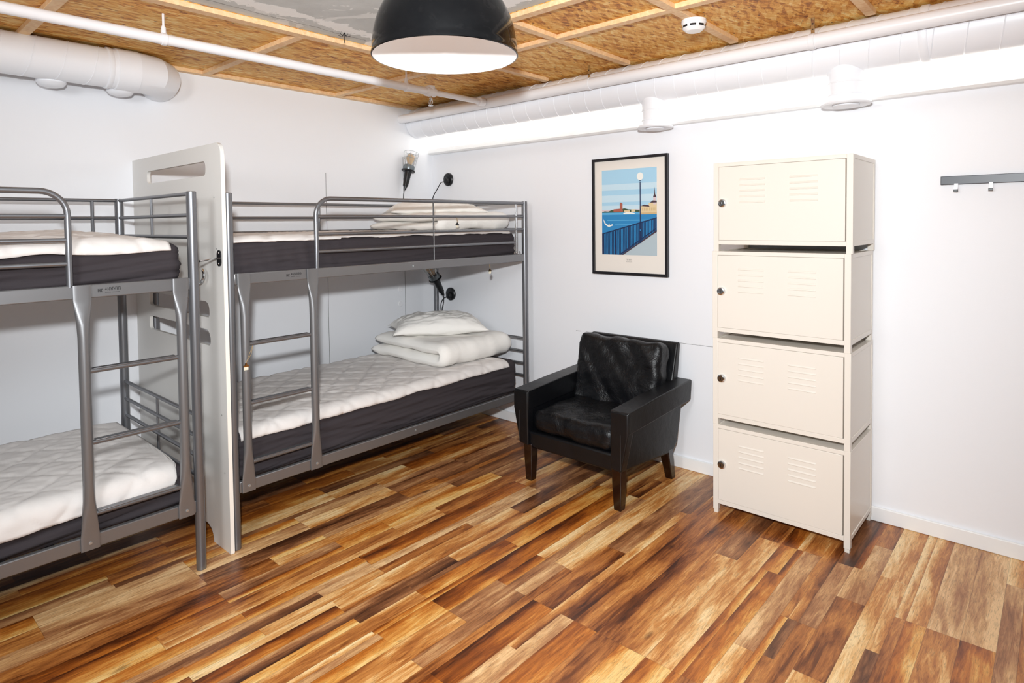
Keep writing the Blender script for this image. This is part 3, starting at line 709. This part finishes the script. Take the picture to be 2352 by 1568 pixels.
# ------------------------------------------------------------------ poster
PX0, PX1, PZ0, PZ1 = 1.5927, 2.1311, 1.1352, 1.8754
t = thing('framed_poster', 'black framed poster of a waterfront with a tall street lamp and railing', 'poster', (PX0, 0, PZ0))
w_, h_ = PX1 - PX0, PZ1 - PZ0; fw = .017
FRM = mat('black_frame', (20, 20, 26), .4); PAPER = mat('poster_paper', (232, 226, 218), .6)
b = MB().prism([(0, 0), (w_, 0), (w_, h_), (0, h_)], lambda a, c, tt: (a, tt, c), -.026, -.002, 0, [[(fw, fw), (w_ - fw, fw), (w_ - fw, h_ - fw), (fw, h_ - fw)]])
obj('frame', b, FRM, t, bevel=.001)
obj('paper', MB().box((fw - .004, -.014, fw - .004), (w_ - fw + .004, -.006, h_ - fw + .004)), PAPER, t)
A0, A1, B0, B1 = 1.664 - PX0, 2.056 - PX0, 1.262 - PZ0, 1.800 - PZ0
def flat(n, c): return mat(n, c, .5, coat=.3)
am = [flat('art_sky', (166, 208, 232)), flat('art_cloud', (196, 222, 236)), flat('art_water', (42, 132, 190)), flat('art_water_light', (88, 168, 214)), flat('art_rail', (16, 42, 84)),
      flat('art_pavement', (176, 192, 200)), flat('art_brick', (168, 92, 76)), flat('art_trees', (62, 84, 60)), flat('art_building', (222, 200, 158)), flat('art_roof', (74, 52, 62)), flat('art_white', (238, 238, 232)), flat('art_pink', (214, 196, 200)), flat('art_tan', (205, 176, 130))]
b = MB(); lay = [0]
def shp(pts, m, z=None):   # points in 0..1 of the picture
    lay[0] += 1; yv = -.0142 - .00003 * lay[0]
    b.add([(A0 + p[0] * (A1 - A0), yv, B0 + p[1] * (B1 - B0)) for p in pts], [tuple(range(len(pts)))], m)
def rc(x0, y0, x1, y1, m): shp([(x0, y0), (x1, y0), (x1, y1), (x0, y1)], m)
rc(0, 0, 1, 1, 0); rc(0, .76, 1, .83, 1); rc(0, .62, 1, .70, 1); rc(.0, .50, 1, .58, 1); rc(0, .50, .9, .53, 11)
rc(0, 0, 1, .505, 2); rc(.0, .47, 1, .50, 3); rc(.1, .40, .9, .41, 3); rc(.25, .35, .6, .357, 3)
shp([(0, .50), (.05, .515), (.12, .51), (.2, .53), (.3, .52), (.42, .545), (.5, .53), (.62, .525), (.7, .52), (.7, .497), (0, .497)], 7)
shp([(.22, .505), (.22, .535), (.34, .54), (.34, .60), (.36, .615), (.39, .60), (.39, .53), (.4, .505)], 6); rc(.42, .5, .52, .52, 8); rc(.55, .5, .62, .53, 8)
shp([(.40, .485), (.46, .50), (.54, .497), (.62, .485), (.6, .475), (.42, .475)], 10)
rc(.70, .49, 1, .565, 8); rc(.86, .565, 1, .60, 8); shp([(.72, .565), (.78, .58), (.86, .572), (.88, .555)], 9); rc(.94, .58, .99, .66, 11); shp([(.935, .66), (.955, .70), (.963, .78), (.972, .70), (.995, .66)], 9); shp([(.88, .60), (.93, .625), (1, .62), (1, .60)], 9)
rc(.70, .47, 1, .49, 12)
for i in range(9):
    x = .715 + i * .031; rc(x, .51, x + .012, .545, 12)
shp([(.02, .43), (.07, .37), (.13, .345), (.2, .36), (.21, .345), (.13, .325), (.05, .36)], 10); shp([(.115, .345), (.14, .37), (.15, .345)], 8)
# quay and railing
shp([(.36, 0), (1, .285), (1, 0)], 5)
shp([(.36, 0), (.40, 0), (1, .27), (1, .29)], 9)
shp([(0, .235), (0, .25), (1, .435), (1, .42)], 4)
for i in range(38):
    x = i / 37.5; zt = .238 + x * .185; zb = max(0, -.165 + x * .455); wd = .0155 if i % 9 else .03
    rc(x, zb, min(1, x + wd * (1 - .35 * x)), zt, 4)
shp([(.355, .0), (.99, .30), (.99, .315), (.33, .008)], 4)
# street lamp
rc(.705, .30, .722, .845, 4)
shp([(.713 + .058 * math.cos(R(a)), .905 + .045 * math.sin(R(a))) for a in range(0, 360, 15)], 10)
shp([(.70, .86), (.69, .852), (.735, .852), (.727, .86)], 4); shp([(.70, .28), (.728, .28), (.735, .14), (.695, .14)], 4)
obj('artwork', b, am, t, smooth=False)
b = MB()
for i in range(6): b.box((.2465 + i * .0078, -.0146, .0925), (.2485 + i * .0078, -.0142, .1015)); b.box((.2445 + i * .0078, -.0146, .1005), (.2500 + i * .0078, -.0142, .1020))
for i in range(9): b.box((.2465 + i * .0051, -.0146, .0825 + (i % 2) * .0006), (.2500 + i * .0051, -.0142, .0845 + (i % 2) * .0006))
obj('caption', b, mat('caption_ink', (112, 110, 104), .6), t, smooth=False)

# ------------------------------------------------------------------ lockers
LX0, LWd, LD, MH = 2.5873, .6243, .425, .434
LOCKM = mat('worn_bronze_lock', (110, 92, 74), .35, metal=.8)
def locker(z, label, lockmat, foot=0, dx=0):
    t = thing('locker', label, 'locker', (LX0 + dx, -LD, z), 'cream metal locker boxes stacked in a column')
    p = .026; top = MH + foot; b0 = .033 + foot
    b = MB()
    for x0 in (0, LWd - p):
        for y0 in (0, LD - .006 - p): b.box((x0, y0, foot if foot else 0), (x0 + p, y0 + p, top))
    for y0 in (0, LD - .006 - p):
        b.box((p, y0, top - .019), (LWd - p, y0 + p, top)); b.box((p, y0, b0), (LWd - p, y0 + p, b0 + .021))
    for x0 in (0, LWd - p):
        b.box((x0, p, top - .019), (x0 + p, LD - .006 - p, top)); b.box((x0, p, b0), (x0 + p, LD - .006 - p, b0 + .021))
    obj('frame', b, CREAM, t, bevel=.0012)
    b = MB(); b.box((p - .004, p - .004, top - .006), (LWd - p + .004, LD - .012, top - .003)); b.box((p - .004, .012, b0 + .006), (LWd - p + .004, LD - .012, b0 + .009))
    b.box((.003, p - .004, b0 + .002), (.006, LD - .02, top - .005)); b.box((LWd - .006, p - .004, b0 + .002), (LWd - .003, LD - .02, top - .005)); b.box((p - .004, LD - .012, b0 + .01), (LWd - p + .004, LD - .009, top - .01))
    obj('side_panels', b, CREAM, t)
    dz0, dz1, dx0, dx1 = b0 + .0215, top - .0200, p + .0012, LWd - p - .0045
    b = MB(); b.box((dx0, -.001, dz0), (dx1, .018, dz1))
    d = obj('door', b, CREAM, t, bevel=.0015)
    obj('door_gap', MB().box((p, .006, b0 + .0205), (LWd - p, .012, top - .0185)), GAP, t)
    for lx in (.130, .362):
        b = MB()
        for i in range(5):
            zz = dz1 - .061 - i * .0272
            b.prism([(-.001, zz), (-.001, zz - .009), (-.0045, zz - .0085), (-.005, zz - .0065)], lambda a, c, tt: (tt, a, c), lx, lx + .122)
        obj('louvre', b, CREAM, d, bevel=.0008)
    lk = obj('lock', MB().lathe([(.0205, 0), (.0205, -.006), (.0185, -.012), (.014, -.0135), (.013, -.012)], (.047, -.001, dz0 + .182), 28, axis=(0, 1, 0)), CHROME, d)
    obj('lock_cylinder', MB().lathe([(.013, -.010), (.0125, -.016), (.002, -.0165)], (.047, -.001, dz0 + .182), 20, axis=(0, 1, 0)), lockmat, lk)
    obj('key_slot', MB().box((.0455, -.0185, dz0 + .176), (.0485, -.0165, dz0 + .188)), DARK, lk)
    if foot:
        for x0 in (.003, LWd - p + .003):
            for y0 in (.003, LD - .006 - p + .003): obj('foot', MB().box((x0, y0, -z), (x0 + p - .006, y0 + p - .006, foot + .004)), CREAM, t, bevel=.001)
    return t
z_ = 1.7537
locker(z_ - MH, 'cream metal locker at the top of the stack', CHROME, dx=.004)
locker(z_ - 2 * MH, 'cream metal locker second from the top, with a chrome lock', CHROME, dx=-.002)
locker(z_ - 3 * MH, 'cream metal locker second from the bottom, with a dark lock', LOCKM)
locker(0, 'cream metal locker at the bottom of the stack, on short feet', LOCKM, foot=z_ - 4 * MH, dx=.001)

# ------------------------------------------------------------------ coat rack
t = thing('coat_rack', 'black wall rail with small pale hooks at the right edge of the photo', 'coat rack', (3.477, 0, 1.62))
obj('rack_bar', MB().box((0, -.018, 0), (.9, 0, .038)), mat('black_rail', (48, 52, 62), .35), t, bevel=.002)
WH = mat('pale_hook', (236, 238, 244), .3)
for i in range(7):
    x = .058 + i * .123
    b = MB().box((x - .0075, -.021, -.022), (x + .0075, -.0185, .004)); b.box((x - .0075, -.034, -.0225), (x + .0075, -.0185, -.020)); b.box((x - .0075, -.036, -.0225), (x + .0075, -.034, -.012))
    h = obj('hook', b, WH, t, bevel=.0008)
    obj('hook_tip', MB().box((x - .008, -.037, -.033), (x + .008, -.024, -.023)), DARK, h, bevel=.001)

# ------------------------------------------------------------------ armchair
def leather():
    k = NT('black_leather'); M = k.M
    tc = k.t.nodes.new('ShaderNodeTexCoord')
    n1 = k.noise(tc.outputs['Object'], 9, 5, .8, .6); n2 = k.noise(tc.outputs['Object'], 120, 3)
    k.b.inputs['Roughness'].default_value = .4; k.b.inputs['Specular IOR Level'].default_value = .42
    k.t.links.new(k.ramp(n1, [(.35, (7, 8, 11)), (.75, (15, 16, 20))]), k.b.inputs['Base Color'])
    h = M('ADD', M('MULTIPLY', n1, 1.0), M('MULTIPLY', n2, .12)); k.bump(h, .4, .006); return k.m
def worn_leather():
    m = leather(); m.name = 'worn_black_leather'; return m
LEA = leather(); LEAC = leather(); LEAC.name = 'creased_black_leather'
for nd in LEAC.node_tree.nodes:
    if nd.type == 'BUMP': nd.inputs['Distance'].default_value = .02; nd.inputs['Strength'].default_value = .6
PIPE = mat('worn_piping', (38, 38, 40), .4)
DWOOD = mat('dark_mahogany', (24, 8, 5), .22, coat=.3)
AX0, AX1, AYF, AYB = 1.530, 2.292, -.742, -.050
t = thing('armchair', 'low black leather armchair with dark wooden legs against the right wall', 'armchair', (0, 0, 0))
for side in (0, 1):
    xi, xo, xb = (AX0 + .108, AX0, AX0 + .046) if side == 0 else (AX1 - .108, AX1, AX1 - .046)
    # body panel under the arm
    b = MB().prism([(AYF + .004, .205), (-.185, .150), (-.13, .20), (-.060, .47), (-.06, .50), (AYF + .004, .47)], lambda a, c, tt: (tt, a, c), xi + (-.004 if side == 0 else .004), xb)
    obj('arm_side', b, LEA, t, bevel=.012, seg=3)
    b = MB().prism([(AYF, .405), (-.075, .432), (-.052, .44), (-.038, .545), (-.05, .552), (AYF + .3, .534), (AYF, .515)], lambda a, c, tt: (tt, a, c), xi - (.0 if side else .0), xo)
    obj('armrest', b, LEA, t, bevel=.013, seg=4)
    b = MB().prism([(min(xi, xb), .212), (max(xi, xb), .205), (max(xi, xo) if side else max(xi, xb), .41), (max(xi, xo), .513), (min(xi, xo), .513), (min(xi, xb) if side else min(xi, xo), .41)], lambda a, c, tt: (a + (.0015 if side == 0 else -.0015) * (1 if abs(a - xo) < .02 else -1), tt, c), AYF - .006, AYF + .05)
    obj('arm_front', b, LEA, t, bevel=.008, seg=3)
    b = MB(); b.tube([((xb), AYF - .004, .22), (xb, AYF - .004, .40)], .0028, 8); b.tube([(xo + (-.003 if side else .003), AYF, .410), (xo + (-.003 if side else .003), -.075, .437)], .0028, 8)
    obj('piping', b, PIPE, t)
obj('front_rail', MB().box((AX0 + .1, AYF + .012, .192), (AX1 - .1, AYF + .05, .285)), LEA, t, bevel=.012, seg=3)
obj('seat_base', MB().box((AX0 + .1, AYF + .04, .185), (AX1 - .1, -.15, .275)), LEA, t, bevel=.01)
def cush(nm, x0, x1, y0, y1, z0_, z1_, r, seed, tilt=0, piv=(0, 0), amp=1.):
    def disp(p, n):
        u = (p.x - x0) / (x1 - x0); v = (p.y - y0) / (y1 - y0); w3 = (p.z - z0_) / (z1_ - z0_)
        return n * amp * (.012 * N(p.x * 5 + seed, p.y * 5, p.z * 5) + .010 * N(p.x * 12 + p.z * 9, p.y * 6 + p.z * 4, seed) - .010 * abs(N(p.x * 7 - p.z * 9, p.z * 8 + p.y * 9, seed + 4)))
    b = rbox(x0, x1, y0, y1, z0_, z1_, r, .016, disp)
    if tilt:
        c, s = math.cos(tilt), math.sin(tilt)
        b.v = [(x, piv[0] + (y - piv[0]) * c - (z - piv[1]) * s, piv[1] + (y - piv[0]) * s + (z - piv[1]) * c) for x, y, z in b.v]
    return obj(nm, b, LEAC, t, weld=True, angle=180)
def seat_disp(): pass
cush('seat_cushion', AX0 + .112, AX1 - .112, AYF + .012, -.20, .278, .408, .052, 3)
# back shell and loose back cushion, both leaning
b = MB().prism([(-.235, .20), (-.185, .155), (-.13, .18), (-.024, .745), (-.034, .760), (-.062, .757)], lambda a, c, tt: (tt, a, c), AX0 + .078, AX1 - .078)
obj('back_shell', b, LEA, t, bevel=.014, seg=4)
cush('back_cushion', AX0 + .095, AX1 - .10, -.315, -.185, .365, .778, .036, 11, tilt=R(-12), piv=(-.25, .37), amp=1.5)
for lx, ly, sx, sy in ((AX0 + .098, AYF + .03, .0, .0), (AX1 - .076, AYF + .03, .0, .0), (AX0 + .098, -.225, -.01, .045), (AX1 - .076, -.225, .01, .045)):
    b = MB(); rs = []
    for z, h2 in ((.215, .029), (.12, .027), (0.0, .0215)):
        q = 1 - z / .215; cx, cy = lx + sx * q, ly + sy * q
        rs.append([(cx - h2, cy - h2, z), (cx + h2, cy - h2, z), (cx + h2, cy + h2, z), (cx - h2, cy + h2, z)])
    b.rings(rs); obj('leg', b, DWOOD, t, bevel=.005, seg=3)
